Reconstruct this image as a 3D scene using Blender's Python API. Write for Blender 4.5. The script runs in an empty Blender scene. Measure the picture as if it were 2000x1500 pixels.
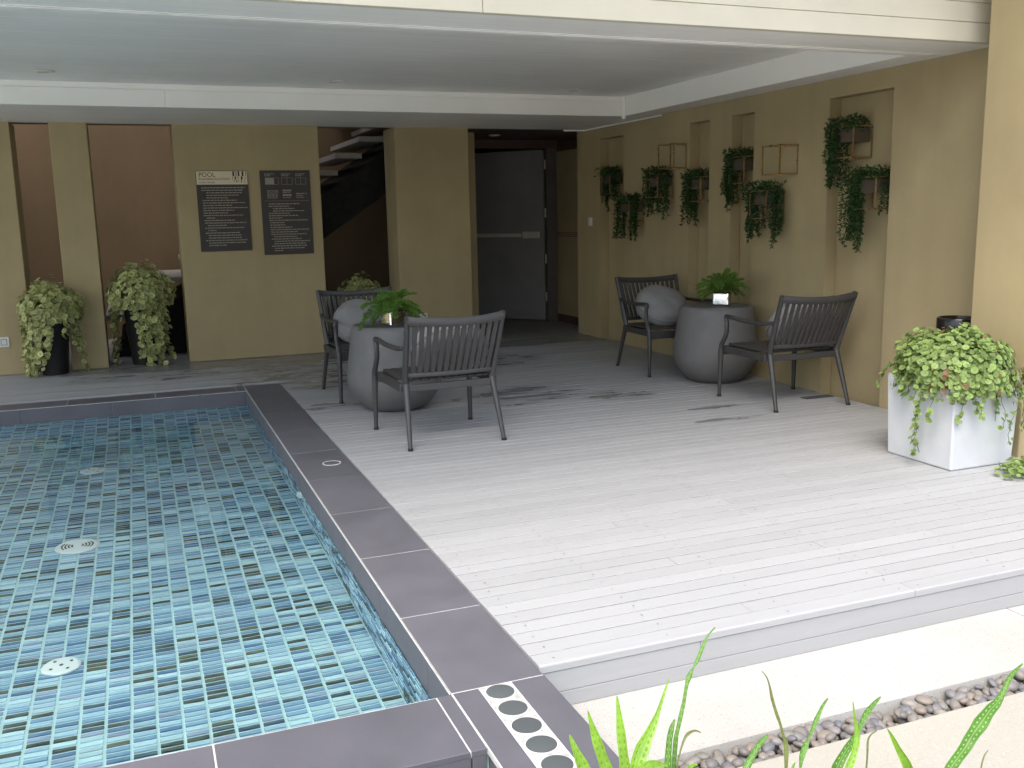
import bpy, bmesh, math, random
from mathutils import Vector, Matrix
random.seed(7)
rnd = random.random
def U(a, b): return a + (b - a) * rnd()
S = bpy.context.scene
C = S.collection

# ------------------------------------------------------------------ camera
YAW, PITCH, ROLL, FPX, HC = 0.3698615, 0.17623706, 0.019985, 1864.3, 1.30
def cam_axes():
    f = Vector((math.sin(YAW) * math.cos(PITCH), math.cos(YAW) * math.cos(PITCH), -math.sin(PITCH)))
    r = Vector((math.cos(YAW), -math.sin(YAW), 0)); d = f.cross(r)
    c, s = math.cos(ROLL), math.sin(ROLL)
    return c * r + s * d, -s * r + c * d, f
CR, CD, CF = cam_axes()
cam = bpy.data.cameras.new('camera'); camo = bpy.data.objects.new('camera', cam); C.objects.link(camo)
cam.sensor_width = 36.0; cam.lens = 36.0 * FPX / 2000.0; cam.clip_start = 0.05; cam.clip_end = 2000
m = Matrix.Identity(4)
for i in range(3):
    m[i][0] = CR[i]; m[i][1] = -CD[i]; m[i][2] = -CF[i]
m[2][3] = HC
camo.matrix_world = m
S.camera = camo
def at_y(px, py, Y):                       # the point a pixel looks at on the upright plane y = Y
    d = CR * ((px - 1000) / FPX) + CD * ((py - 750) / FPX) + CF
    t = Y / d.y
    return Vector((d.x * t, Y, HC + d.z * t))

# ------------------------------------------------------------------ light
SUN_EL, SUN_AZ = math.radians(57), math.radians(222)     # azimuth from +Y clockwise: to the left of the camera and behind it
W = bpy.data.worlds.new('World'); S.world = W; W.use_nodes = True
wn = W.node_tree.nodes; wl = W.node_tree.links
sky = wn.new('ShaderNodeTexSky'); sky.sky_type = 'NISHITA'; sky.sun_disc = False
sky.sun_elevation = SUN_EL; sky.sun_rotation = SUN_AZ
sky.air_density = 1.0; sky.dust_density = 4.0; sky.ozone_density = 1.0
wn['Background'].inputs[1].default_value = 0.15
wl.new(sky.outputs[0], wn['Background'].inputs[0])
sl = bpy.data.lights.new('sun', 'SUN'); sl.energy = 1.2; sl.angle = math.radians(45); sl.color = (1.0, 0.98, 0.955)
so = bpy.data.objects.new('sun', sl); C.objects.link(so)
sd = Vector((math.sin(SUN_AZ) * math.cos(SUN_EL), math.cos(SUN_AZ) * math.cos(SUN_EL), math.sin(SUN_EL)))
so.rotation_euler = sd.to_track_quat('Z', 'Y').to_euler(); so.location = sd * 20
S.view_settings.view_transform = 'Standard'; S.view_settings.look = 'None'
S.view_settings.exposure = 1.32; S.view_settings.gamma = 1.0
S.cycles.max_bounces = 14; S.cycles.diffuse_bounces = 7; S.cycles.glossy_bounces = 5
S.cycles.transmission_bounces = 8; S.cycles.transparent_max_bounces = 8
S.cycles.caustics_refractive = True; S.cycles.caustics_reflective = False
S.cycles.use_denoising = True; S.cycles.sample_clamp_indirect = 6.0

# ------------------------------------------------------------------ material helpers
def lin(h):
    c = [int(h[i:i + 2], 16) / 255 for i in (0, 2, 4)]
    return tuple(x / 12.92 if x <= .04045 else ((x + .055) / 1.055) ** 2.4 for x in c) + (1,)
class NT:
    def __init__(s, name):
        s.m = bpy.data.materials.new(name); s.m.use_nodes = True
        s.t = s.m.node_tree; s.b = s.t.nodes['Principled BSDF']; s.out = s.t.nodes['Material Output']
    def n(s, ty, **kw):
        o = s.t.nodes.new('ShaderNode' + ty)
        for k, v in kw.items(): setattr(o, k, v)
        return o
    def l(s, a, b): s.t.links.new(a, b)
    def val(s, sock, v):
        if isinstance(v, bpy.types.NodeSocket): s.l(v, sock)
        else: sock.default_value = v
    def math(s, op, a, b=0.0, c=None, clamp=False):
        o = s.n('Math', operation=op, use_clamp=clamp); s.val(o.inputs[0], a); s.val(o.inputs[1], b)
        if c is not None: s.val(o.inputs[2], c)
        return o.outputs[0]
    def pos(s):
        return s.n('NewGeometry').outputs['Position']
    def objc(s):
        return s.n('TexCoord').outputs['Object']
    def mapped(s, vec, scale=(1, 1, 1), loc=(0, 0, 0)):
        o = s.n('Mapping'); s.l(vec, o.inputs[0]); o.inputs['Scale'].default_value = scale; s.val(o.inputs['Location'], loc)
        return o.outputs[0]
    def noise(s, vec, scale=5.0, detail=4.0, rough=.55):
        o = s.n('TexNoise'); s.l(vec, o.inputs['Vector']); o.inputs['Scale'].default_value = scale
        o.inputs['Detail'].default_value = detail; o.inputs['Roughness'].default_value = rough
        return o.outputs['Fac']
    def ramp(s, fac, stops):
        o = s.n('ValToRGB'); s.l(fac, o.inputs[0]); e = o.color_ramp.elements
        while len(e) < len(stops): e.new(.5)
        for k, (p, c) in enumerate(stops):
            e[k].position = p; e[k].color = c if len(c) == 4 else tuple(c) + (1,)
        return o.outputs[0]
    def mix(s, fac, a, b, mode='MIX'):
        o = s.n('Mix', data_type='RGBA', blend_type=mode); s.val(o.inputs[0], fac); s.val(o.inputs[6], a); s.val(o.inputs[7], b)
        return o.outputs[2]
    def mr(s, v, a, b, c, d):
        o = s.n('MapRange'); s.val(o.inputs[0], v)
        for k, x in enumerate((a, b, c, d)): o.inputs[k + 1].default_value = x
        return o.outputs[0]
    def bump(s, h, strength=.3, dist=.005, nrm=None):
        o = s.n('Bump'); o.inputs['Strength'].default_value = strength; o.inputs['Distance'].default_value = dist
        s.l(h, o.inputs['Height'])
        if nrm is not None: s.l(nrm, o.inputs['Normal'])
        return o.outputs[0]
    def set(s, col=None, rough=None, metal=None, nrm=None, spec=None):
        if col is not None: s.val(s.b.inputs['Base Color'], col)
        if rough is not None: s.val(s.b.inputs['Roughness'], rough)
        if metal is not None: s.b.inputs['Metallic'].default_value = metal
        if nrm is not None: s.l(nrm, s.b.inputs['Normal'])
        if spec is not None: s.b.inputs['Specular IOR Level'].default_value = spec
        return s.m
def scl(c, k): return tuple(min(1, x * k) for x in c[:3]) + (1,)
def plain(name, col, rough=.6, var=.12, scale=6.0, metal=0.0, bump=0.0, bscale=120.0, spec=.5):
    t = NT(name); p = t.pos()
    f = t.mr(t.noise(p, scale, 6), .3, .7, 1 - var, 1 + var)
    cm = t.n('Mix', data_type='RGBA', blend_type='MULTIPLY'); cm.inputs[0].default_value = 1; cm.inputs[6].default_value = col
    cb = t.n('CombineColor'); [t.l(f, cb.inputs[i]) for i in range(3)]; t.l(cb.outputs[0], cm.inputs[7])
    nr = t.bump(t.noise(p, bscale, 3), bump, .002) if bump else None
    return t.set(cm.outputs[2], t.mr(t.noise(p, scale * 2.3, 4), .3, .7, max(.02, rough - .08), min(1, rough + .08)), metal, nr, spec)

M = {}
def wallpaint(name, col, var=.10):
    t = NT(name); p = t.pos()
    big = t.noise(p, 1.3, 5, .6); st = t.noise(t.mapped(p, (9, 9, .7)), 1.0, 4)
    f = t.math('ADD', t.mr(big, .3, .7, 1 - var, 1 + var), t.mr(st, .38, .75, 0, -.055))
    c = t.mix(1.0, col, (1, 1, 1, 1), 'MULTIPLY'); o = c.node
    cb = t.n('CombineColor'); [t.l(f, cb.inputs[i]) for i in range(3)]; t.l(cb.outputs[0], o.inputs[7])
    return t.set(c, .75, nrm=t.bump(t.noise(p, 260, 3), .25, .0015), spec=.3)
M['tan'] = wallpaint('tan paint', (.385, .313, .175, 1))
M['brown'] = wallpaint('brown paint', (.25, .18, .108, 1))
M['darkwood'] = plain('dark red wood', (.085, .042, .032, 1), .5, .2)
M['white'] = plain('white ceiling paint', (.86, .85, .81, 1), .55, .03, 2.0)
M['cream'] = plain('cream cladding paint', (.60, .565, .45, 1), .5, .05, 2.5, bump=.1, bscale=40)
def ceilingmat():
    t = NT('white grooved board'); p = t.pos(); x = t.n('SeparateXYZ'); t.l(p, x.inputs[0])
    fr = t.math('FRACT', t.math('MULTIPLY', x.outputs[1], 1 / .1))
    g = t.math('LESS_THAN', fr, .045)
    fr2 = t.math('FRACT', t.math('MULTIPLY', t.math('ADD', x.outputs[1], .02), 1 / .4))
    g2 = t.math('LESS_THAN', fr2, .03)
    f = t.mr(t.noise(p, 1.2, 5), .3, .7, .94, 1.05)
    cb = t.n('CombineColor'); [t.l(f, cb.inputs[i]) for i in range(3)]
    c = t.mix(1.0, (.86, .845, .81, 1), cb.outputs[0], 'MULTIPLY')
    c = t.mix(t.math('MULTIPLY', g, .30), c, (.45, .45, .45, 1)); c = t.mix(g2, c, (.97, .97, .95, 1))
    return t.set(c, .5, nrm=t.bump(t.math('SUBTRACT', 1.0, g), .25, .003))
M['ceil'] = ceilingmat()

def deckmat():
    t = NT('grey composite board'); p = t.pos(); oi = t.n('ObjectInfo')
    sx = t.n('SeparateXYZ'); t.l(p, sx.inputs[0]); X, Y = sx.outputs[0], sx.outputs[1]
    grain = t.noise(t.mapped(p, (4, 160, 40)), 1.0, 5, .6)
    blot = t.noise(t.mapped(p, (1.2, 3.5, 1)), 1.6, 5, .6)
    dirt = t.noise(p, 22, 4, .7)
    base = t.ramp(t.math('ADD', t.math('MULTIPLY', oi.outputs['Random'], .45), t.math('MULTIPLY', blot, .55)),
                  [(.1, (.318, .325, .328)), (.5, (.355, .362, .366)), (.9, (.392, .400, .404))])
    base = t.mix(t.mr(grain, .35, .7, .0, .35), base, (.30, .30, .30, 1))
    base = t.mix(t.math('MULTIPLY', t.math('GREATER_THAN', dirt, .70), .35), base, (.19, .188, .185, 1))
    # wet patches, each with its own place on the boards
    brd = t.math('FLOOR', t.math('MULTIPLY', t.math('SUBTRACT', Y, 2.395), 1 / .0785))
    cv = t.n('CombineXYZ'); t.l(t.math('MULTIPLY', X, 2.6), cv.inputs[0]); t.l(t.math('MULTIPLY', brd, 7.31), cv.inputs[1]); t.l(t.math('MULTIPLY', Y, 6.0), cv.inputs[2])
    per = t.noise(cv.outputs[0], 1.0, 5, .6)
    def blob(cx, cy, rx, ry):
        a = t.math('POWER', t.math('DIVIDE', t.math('SUBTRACT', X, cx), rx), 2.0)
        b = t.math('POWER', t.math('DIVIDE', t.math('SUBTRACT', Y, cy), ry), 2.0)
        return t.math('SUBTRACT', 1.0, t.math('ADD', a, b), clamp=True)
    mk = None
    for q in ((2.5, 6.35, .55, .42), (1.25, 8.0, .75, .75), (2.6, 8.0, .9, .6), (1.15, 6.55, .3, .25), (3.15, 6.0, .3, .25), (1.2, 8.75, 2.2, .55), (3.4, 5.0, .3, .05), (3.55, 5.35, .25, .05)):
        bq = blob(*q); mk = bq if mk is None else t.math('MAXIMUM', mk, bq)
    wet = t.mr(t.math('ADD', t.math('MULTIPLY', t.math('POWER', mk, .5), .22), t.math('MULTIPLY', per, 1.0)), .62, .74, 0, 1)
    strip = t.mr(t.math('ADD', t.math('ADD', t.mr(Y, 8.55, 8.95, 0, .6), t.math('MULTIPLY', per, .6)), t.mr(X, -1.4, .2, -.4, .08)), .62, .78, 0, 1)
    wet = t.math('MAXIMUM', t.math('MULTIPLY', wet, t.math('MULTIPLY', mk, 8.0, clamp=True)), strip)
    col = t.mix(t.math('MULTIPLY', wet, .5), base, (.06, .062, .066, 1))
    rough = t.mr(wet, 0, 1, .62, .22)
    return t.set(col, rough, nrm=t.bump(grain, .35, .0015), spec=.4)
M['deck'] = deckmat()
def slate(name, col):
    t = NT(name); p = t.pos(); oi = t.n('ObjectInfo')
    sp = t.noise(p, 420, 2, .8); cl = t.noise(p, 3.2, 5, .6)
    f = t.math('ADD', t.math('ADD', t.mr(sp, .3, .7, .82, 1.18), t.mr(cl, .3, .7, -.1, .12)), t.mr(oi.outputs['Random'], 0, 1, -.06, .06))
    cb = t.n('CombineColor'); [t.l(f, cb.inputs[i]) for i in range(3)]
    c = t.mix(1.0, col, cb.outputs[0], 'MULTIPLY')
    return t.set(c, t.mr(cl, .3, .7, .42, .6), nrm=t.bump(sp, .2, .001), spec=.4)
M['slate'] = slate('dark slate tile', (.110, .109, .125, 1))
M['disc'] = slate('grey slate disc', (.075, .085, .088, 1))
M['grout'] = plain('white grout', (.54, .54, .52, 1), .8, .15, 30)
M['mortar'] = plain('pale mortar', (.40, .40, .385, 1), .85, .25, 60, bump=.5, bscale=250)
def concretemat(name, col, dark, sc=260):
    t = NT(name); p = t.pos()
    sp = t.noise(p, sc, 3, .8); cl = t.noise(p, 2.2, 6, .65); bl = t.noise(p, 75, 2, .6)
    c = t.mix(t.mr(cl, .35, .7, 0, .35), col, dark)
    c = t.mix(t.math('MULTIPLY', t.math('GREATER_THAN', sp, .63), .6), c, scl(dark, .55))
    c = t.mix(t.math('MULTIPLY', t.math('LESS_THAN', bl, .36), .4), c, scl(col, 1.2))
    return t.set(c, .85, nrm=t.bump(sp, .4, .002), spec=.2)
M['concrete'] = concretemat('washed aggregate concrete', (.44, .432, .405, 1), (.30, .28, .245, 1), 130)
M['slab'] = concretemat('pale stone slab', (.40, .388, .335, 1), (.32, .30, .245, 1), 200)
M['terrace'] = concretemat('pale bounce paving', (.62, .60, .54, 1), (.52, .49, .42, 1))  # kept extra pale so the out-of-view ground throws light at the ceiling
M['floorconc'] = plain('grey concrete floor', (.22, .215, .20, 1), .8, .15, 5, bump=.2)
M['soil'] = plain('dark soil', (.035, .026, .018, 1), .95, .4, 40, bump=.8, bscale=90)
M['grass'] = plain('mown lawn', (.05, .085, .025, 1), .9, .4, 8, bump=.6, bscale=60)
M['chairmetal'] = plain('charcoal powder coat', (.046, .045, .044, 1), .45, .08, 30, metal=.0)
M['chairslat'] = plain('dark grey brown slat', (.052, .048, .047, 1), .5, .12, 30)
M['black'] = plain('black plastic', (.010, .010, .011, 1), .45, .2, 20)
M['blackgloss'] = plain('glossy black enamel', (.012, .010, .010, 1), .18, .1, 20)
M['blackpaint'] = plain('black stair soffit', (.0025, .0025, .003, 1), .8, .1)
M['tread'] = plain('pale stone tread', (.30, .28, .25, 1), .7, .08, 10)
M['door'] = plain('dark grey door paint', (.23, .226, .222, 1), .45, .08, 4)
M['frame'] = plain('brown door frame', (.11, .095, .09, 1), .5, .1)
M['steel'] = plain('brushed steel', (.58, .56, .50, 1), .38, .06, 20, metal=.1)
M['brass'] = plain('antique brass', (.48, .36, .19, 1), .32, .1, 20, metal=.9)
M['wood'] = plain('brown wood box', (.075, .058, .04, 1), .6, .25, 12)
M['chrome'] = plain('chrome', (.86, .87, .88, 1), .05, .02, 20, metal=1.0)
M['tablecon'] = plain('grey cast concrete', (.145, .143, .139, 1), .62, .10, 7, bump=.35, bscale=180)
M['fabric'] = plain('grey outdoor fabric', (.25, .248, .244, 1), .9, .05, 10, bump=.5, bscale=700, spec=.2)
M['piping'] = plain('fabric piping', (.20, .197, .19, 1), .9, .05, 10)
M['plastic'] = plain('white switch plastic', (.62, .62, .60, 1), .4, .04)
M['poolwhite'] = plain('white pool fitting', (.70, .78, .77, 1), .4, .03)
M['signdark'] = plain('dark sign panel', (.022, .017, .014, 1), .5, .1, 8)
M['signcream'] = plain('cream sign panel', (.68, .59, .42, 1), .6, .03)
M['signtext'] = plain('pale sign lettering', (.30, .27, .22, 1), .6, .05)
M['signink'] = plain('black sign ink', (.02, .017, .015, 1), .6, .05)
M['sand'] = plain('grey ash sand', (.30, .28, .27, 1), .95, .2, 90, bump=.6, bscale=300)
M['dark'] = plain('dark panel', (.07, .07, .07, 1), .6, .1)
M['screw'] = plain('dull screw steel', (.15, .15, .15, 1), .5, .3, 90)
M['bulb'] = plain('downlight glass', (.55, .52, .46, 1), .15, .05)
def planter():
    t = NT('white moulded plastic')
    t.b.inputs['Subsurface Weight'].default_value = .15; t.b.inputs['Subsurface Radius'].default_value = (.02, .02, .02)
    f = t.noise(t.pos(), 9, 5)
    return t.set(t.ramp(f, [(.3, (.51, .53, .545)), (.7, (.56, .58, .595))]), .38)
M['planter'] = planter()
def watermat():
    t = NT('pool water'); p = t.pos()
    n1 = t.noise(t.mapped(p, (1, .75, 1)), 7.0, 2, .5); n2 = t.noise(p, 2.3, 2, .5)
    h = t.math('ADD', t.math('MULTIPLY', n1, .45), n2)
    t.b.inputs['Transmission Weight'].default_value = 1; t.b.inputs['IOR'].default_value = 1.333
    return t.set((.85, .99, .98, 1), 0.0, nrm=t.bump(h, .18, .012))
M['water'] = watermat()
def tilemat(name, src):
    t = NT(name); p = t.pos()
    if src == 'object': c = t.n('ObjectInfo').outputs['Color']
    else:
        a = t.n('Attribute'); a.attribute_name = 'tcol'; c = a.outputs['Color']
    w = t.noise(t.mapped(p, (22, 120, 120)), 1.0, 4, .6)
    c = t.mix(t.mr(w, .42, .75, 0, .30), c, (.36, .56, .62, 1)); c = t.mix(t.mr(w, .45, .2, 0, .35), c, (.03, .07, .11, 1))
    return t.set(c, .18, spec=.5)
M['tileobj'] = tilemat('glazed mosaic tile', 'object'); M['tileatt'] = tilemat('glazed mosaic field', 'attr')
M['tgrout'] = plain('aqua grout', (.50, .71, .72, 1), .8, .08, 20)
def leafmat(name, inner, outer, dry=None, trans=.35, rimmix=1.0):
    t = NT(name); g = t.n('NewGeometry'); oi = t.n('ObjectInfo')
    a = t.n('Attribute'); a.attribute_name = 'rim'
    r = t.math('FRACT', t.math('ADD', g.outputs['Random Per Island'], oi.outputs['Random']))
    c = t.mix(t.math('MULTIPLY', a.outputs['Fac'], rimmix), inner, outer)
    v = t.mr(r, 0, 1, .62, 1.3)
    cb = t.n('CombineColor'); [t.l(v, cb.inputs[i]) for i in range(3)]
    c = t.mix(1.0, c, cb.outputs[0], 'MULTIPLY')
    if dry: c = t.mix(t.math('GREATER_THAN', t.math('FRACT', t.math('MULTIPLY', r, 17.3)), .978), c, dry)
    t.set(c, .45, spec=.35)
    tr = t.n('BsdfTranslucent'); t.l(c, tr.inputs[0]); mx = t.n('MixShader'); mx.inputs[0].default_value = trans
    t.l(t.b.outputs[0], mx.inputs[1]); t.l(tr.outputs[0], mx.inputs[2]); t.l(mx.outputs[0], t.out.inputs[0])
    return t.m
M['leafround'] = leafmat('pale round leaf', (.17, .27, .065, 1), (.27, .37, .12, 1), (.22, .12, .06, 1))
M['leafvar'] = leafmat('variegated leaf', (.28, .35, .09, 1), (.60, .61, .30, 1))
M['leafdark'] = leafmat('dark trailing leaf', (.022, .062, .016, 1), (.035, .09, .022, 1), (.05, .03, .015, 1))
M['leaffern'] = leafmat('asparagus fern', (.11, .23, .035, 1), (.20, .36, .07, 1), trans=.4)
M['stem'] = plain('vine stem', (.10, .09, .04, 1), .8, .2)
def frondmat(name, col, dot):
    t = NT(name); uv = t.n('UVMap'); s = t.n('SeparateXYZ'); t.l(uv.outputs[0], s.inputs[0]); u, v = s.outputs[0], s.outputs[1]
    au = t.math('ABSOLUTE', u)
    du = t.math('SUBTRACT', au, .48)
    fv = t.math('SUBTRACT', t.math('FRACT', t.math('MULTIPLY', v, 1 / .013)), .5)
    dd = t.math('ADD', t.math('POWER', t.math('MULTIPLY', du, 5.0), 2.0), t.math('POWER', t.math('MULTIPLY', fv, 2.8), 2.0))
    sp = t.math('LESS_THAN', dd, .42)
    rib = t.math('LESS_THAN', au, .07)
    n = t.mr(t.noise(t.pos(), 30, 4), .3, .7, .8, 1.2); cb = t.n('CombineColor'); [t.l(n, cb.inputs[i]) for i in range(3)]
    c = t.mix(1.0, col, cb.outputs[0], 'MULTIPLY')
    c = t.mix(t.math('MULTIPLY', rib, .45), c, dot); c = t.mix(t.math('MULTIPLY', sp, .75), c, dot)
    t.set(c, .38, nrm=t.bump(t.math('SUBTRACT', 1.0, t.math('MINIMUM', dd, 1.0)), .5, .003), spec=.4)
    tr = t.n('BsdfTranslucent'); t.l(c, tr.inputs[0]); mx = t.n('MixShader'); mx.inputs[0].default_value = .35
    t.l(t.b.outputs[0], mx.inputs[1]); t.l(tr.outputs[0], mx.inputs[2]); t.l(mx.outputs[0], t.out.inputs[0])
    return t.m
M['frondlime'] = frondmat('lime fern frond', (.20, .38, .035, 1), (.15, .28, .04, 1))
M['frondgreen'] = frondmat('green fern frond', (.085, .22, .025, 1), (.34, .50, .16, 1))
M['frondbrown'] = frondmat('dull fern frond', (.14, .17, .045, 1), (.24, .27, .10, 1))
def pebblemat():
    t = NT('river pebble'); oi = t.n('ObjectInfo'); o = t.objc()
    c = t.ramp(oi.outputs['Random'], [(.0, (.13, .13, .13)), (.2, (.21, .185, .155)), (.4, (.165, .165, .15)), (.6, (.23, .185, .15)), (.8, (.12, .13, .15)), (1.0, (.25, .225, .195))])
    n = t.mr(t.noise(o, 40, 5, .7), .3, .7, .75, 1.25); cb = t.n('CombineColor'); [t.l(n, cb.inputs[i]) for i in range(3)]
    return t.set(t.mix(1.0, c, cb.outputs[0], 'MULTIPLY'), .55)
M['pebble'] = pebblemat()

# ------------------------------------------------------------------ mesh helpers
class MB:
    def __init__(s): s.v = []; s.f = []; s.uv = []; s.rim = []
    def add(s, vs, fs):
        o = len(s.v); s.v += [tuple(v) for v in vs]; s.f += [tuple(i + o for i in f) for f in fs]; return s
    def box(s, x0, x1, y0, y1, z0, z1):
        return s.add([(x0, y0, z0), (x1, y0, z0), (x1, y1, z0), (x0, y1, z0), (x0, y0, z1), (x1, y0, z1), (x1, y1, z1), (x0, y1, z1)],
                     [(0, 3, 2, 1), (4, 5, 6, 7), (0, 1, 5, 4), (1, 2, 6, 5), (2, 3, 7, 6), (3, 0, 4, 7)])
    def prism(s, prof, axis, a, b):                        # profile of 2-D points swept along an axis
        def P(p, k):
            return {'x': (k, p[0], p[1]), 'y': (p[0], k, p[1]), 'z': (p[0], p[1], k)}[axis]
        n = len(prof)
        return s.add([P(p, a) for p in prof] + [P(p, b) for p in prof],
                     [tuple(range(n - 1, -1, -1)), tuple(range(n, 2 * n))] + [(i, (i + 1) % n, n + (i + 1) % n, n + i) for i in range(n)])
    def tube(s, pts, rad, n=8, flat=1.0):
        pts = [Vector(p) for p in pts]; k = len(pts)
        if not isinstance(rad, (list, tuple)): rad = [rad] * k
        vs = []; up = Vector((0, 0, 1)); ref = None
        for i, p in enumerate(pts):
            t = (pts[min(i + 1, k - 1)] - pts[max(i - 1, 0)]).normalized()
            if ref is None:
                ref = t.cross(up if abs(t.z) < .95 else Vector((0, 1, 0))).normalized()
            a = (ref - t * ref.dot(t)).normalized(); b = t.cross(a); ref = a
            for j in range(n):
                w = 2 * math.pi * j / n
                vs.append(p + a * (math.cos(w) * rad[i]) + b * (math.sin(w) * rad[i] * flat))
        fs = [(i * n + j, i * n + (j + 1) % n, (i + 1) * n + (j + 1) % n, (i + 1) * n + j) for i in range(k - 1) for j in range(n)]
        fs += [tuple(range(n - 1, -1, -1)), tuple(range((k - 1) * n, k * n))]
        return s.add(vs, fs)
    def lathe(s, prof, cx=0, cy=0, n=40, cap=True):
        vs = []; k = len(prof)
        for r, z in prof:
            for j in range(n):
                w = 2 * math.pi * j / n; vs.append((cx + r * math.cos(w), cy + r * math.sin(w), z))
        fs = [(i * n + j, i * n + (j + 1) % n, (i + 1) * n + (j + 1) % n, (i + 1) * n + j) for i in range(k - 1) for j in range(n)]
        if cap: fs += [tuple(range(n - 1, -1, -1)), tuple(range((k - 1) * n, k * n))]
        return s.add(vs, fs)
    def disc_leaf(s, c, nrm, r, n=7, cup=.18, elong=1.0):
        nrm = Vector(nrm).normalized(); c = Vector(c)
        a = nrm.cross(Vector((rnd() - .5, rnd() - .5, rnd() - .5))).normalized(); b = nrm.cross(a)
        o = len(s.v); s.v.append(tuple(c)); s.rim.append(0.0)
        for j in range(n):
            w = 2 * math.pi * j / n
            s.v.append(tuple(c + a * (math.cos(w) * r * elong) + b * (math.sin(w) * r) + nrm * (cup * r))); s.rim.append(1.0)
        s.f += [(o, o + 1 + j, o + 1 + (j + 1) % n) for j in range(n)]
    def blade(s, p, d, L, w, nrm=None):
        d = Vector(d).normalized(); p = Vector(p)
        sd_ = d.cross(nrm if nrm is not None else Vector((rnd() - .5, rnd() - .5, rnd() - .5)))
        sd_ = sd_.normalized() * w * .5 if sd_.length > 1e-5 else Vector((w * .5, 0, 0))
        o = len(s.v)
        s.v += [tuple(p), tuple(p + d * L * .45 + sd_), tuple(p + d * L), tuple(p + d * L * .45 - sd_)]; s.rim += [0, 1, 1, 1]
        s.f.append((o, o + 1, o + 2, o + 3))
    def mesh(s, name, mat, smooth=False):
        me = bpy.data.meshes.new(name); me.from_pydata(s.v, [], s.f); me.update()
        if mat: me.materials.append(M[mat])
        if smooth: me.polygons.foreach_set('use_smooth', [True] * len(me.polygons))
        if s.rim and len(s.rim) == len(s.v):
            a = me.attributes.new('rim', 'FLOAT', 'POINT'); a.data.foreach_set('value', s.rim)
        return me
    def build(s, name, mat, parent=None, smooth=False, bevel=0.0, seg=2, weld=False):
        me = s.mesh(name, mat, smooth)
        bm = bmesh.new(); bm.from_mesh(me); bmesh.ops.recalc_face_normals(bm, faces=bm.faces) if not s.rim else None
        bm.to_mesh(me); bm.free()
        return link(name, me, parent, bevel, seg, smooth)
def link(name, me, parent=None, bevel=0.0, seg=2, smooth=False):
    o = bpy.data.objects.new(name, me); C.objects.link(o); o.parent = parent
    if bevel:
        b = o.modifiers.new('bevel', 'BEVEL'); b.width = bevel; b.segments = seg; b.limit_method = 'ANGLE'; b.angle_limit = math.radians(40)
        b.harden_normals = False
    if smooth:
        e = o.modifiers.new('split', 'EDGE_SPLIT'); e.split_angle = math.radians(42)
    return o
def tag(o, label=None, cat=None, group=None, kind=None):
    if label: o['label'] = label
    if cat: o['category'] = cat
    if group: o['group'] = group
    if kind: o['kind'] = kind
    return o
def empty(name, loc=(0, 0, 0), rz=0.0):
    o = bpy.data.objects.new(name, None); C.objects.link(o); o.location = loc; o.rotation_euler = (0, 0, rz); o.empty_display_size = .1
    return o
def copy_tree(o, parent=None):
    c = o.copy(); C.objects.link(c); c.parent = parent
    for ch in [x for x in C.objects if x.parent == o]: copy_tree(ch, c)
    return c

# ================================================================== THE SETTING
ZS, ZC = 2.155, 2.32                    # soffit and recessed ceiling heights
XW, XN = 4.478, 4.575                   # niche wall face and niche backs
YB = 9.347                              # face of the rear wall piers
PX, PY0, PY1 = .708, 2.345, 7.48        # pool inner faces (right, near, far)
PL = -4.2                               # pool's far left end
ZF, ZWT = -.46, -.104                   # pool floor and water level

g = MB().box(-90, 90, -120, 90, -.6, -.50).build('ground', 'grass'); tag(g, kind='structure')
BL = -3.5                               # the covered terrace is open at this left end
# --- building as one thing with parts
bld = empty('building', (0, 0, 0)); tag(bld, 'tan painted building over the pool terrace with white ceiling and cream cladding', 'building')
def part(name, mat, *boxes, parent=None, bevel=0.0):
    q = MB()
    for b in boxes: q.box(*b)
    return q.build(name, mat, parent or bld, bevel=bevel)
piers = [(BL, -.915), (-.612, -.309), (.392, 1.70), (2.442, 3.205)]
for a, b in piers: part('wall_pier', 'tan', (a, b, YB, YB + .43, -.12, ZS + .004), bevel=.006)
part('rear_wall', 'brown', (BL, 3.5, 11.62, 11.8, -.12, 4.5))
part('passage_wall', 'tan', (3.3, 3.42, YB + .43, 10.72, -.12, 2.6))
part('stair_ceiling', 'brown', (1.0, 3.5, YB + .2, 11.8, 4.501, 4.601))
part('stair_end_wall', 'brown', (BL, BL + .15, YB + .43, 11.62, -.12, 4.5))
part('upper_wall', 'brown', (BL, 3.5, YB + .1, YB + .43, ZS + .02, 4.5))
# niche wall: back sheet, full-height panels between niches, lintels above them
niches = [(4.87, 5.464), (6.324, 6.621), (6.935, 7.24), (8.439, 8.945)]
part('niche_back', 'tan', (XN, XN + .3, 3.92, 9.49, -.12, 2.6))
ys = [3.92] + [v for n in niches for v in n] + [9.49]
for i in range(0, len(ys), 2): part('niche_panel', 'tan', (XW, XN - .002, ys[i], ys[i + 1], -.12, 2.6))
for a, b in niches: part('niche_lintel', 'tan', (XW + .001, XN - .002, a - .001, b + .001, 2.03, 2.6))
part('corner_column', 'tan', (4.19, 5.6, 3.54, 3.905, -.13, 7.0), bevel=.008)
part('side_wall', 'tan', (5.0, 8.0, 3.95, 4.3, -.13, 7.0))
part('side_wall', 'tan', (4.9, 5.1, 4.3, 13.5, -.13, 4.5))
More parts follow.
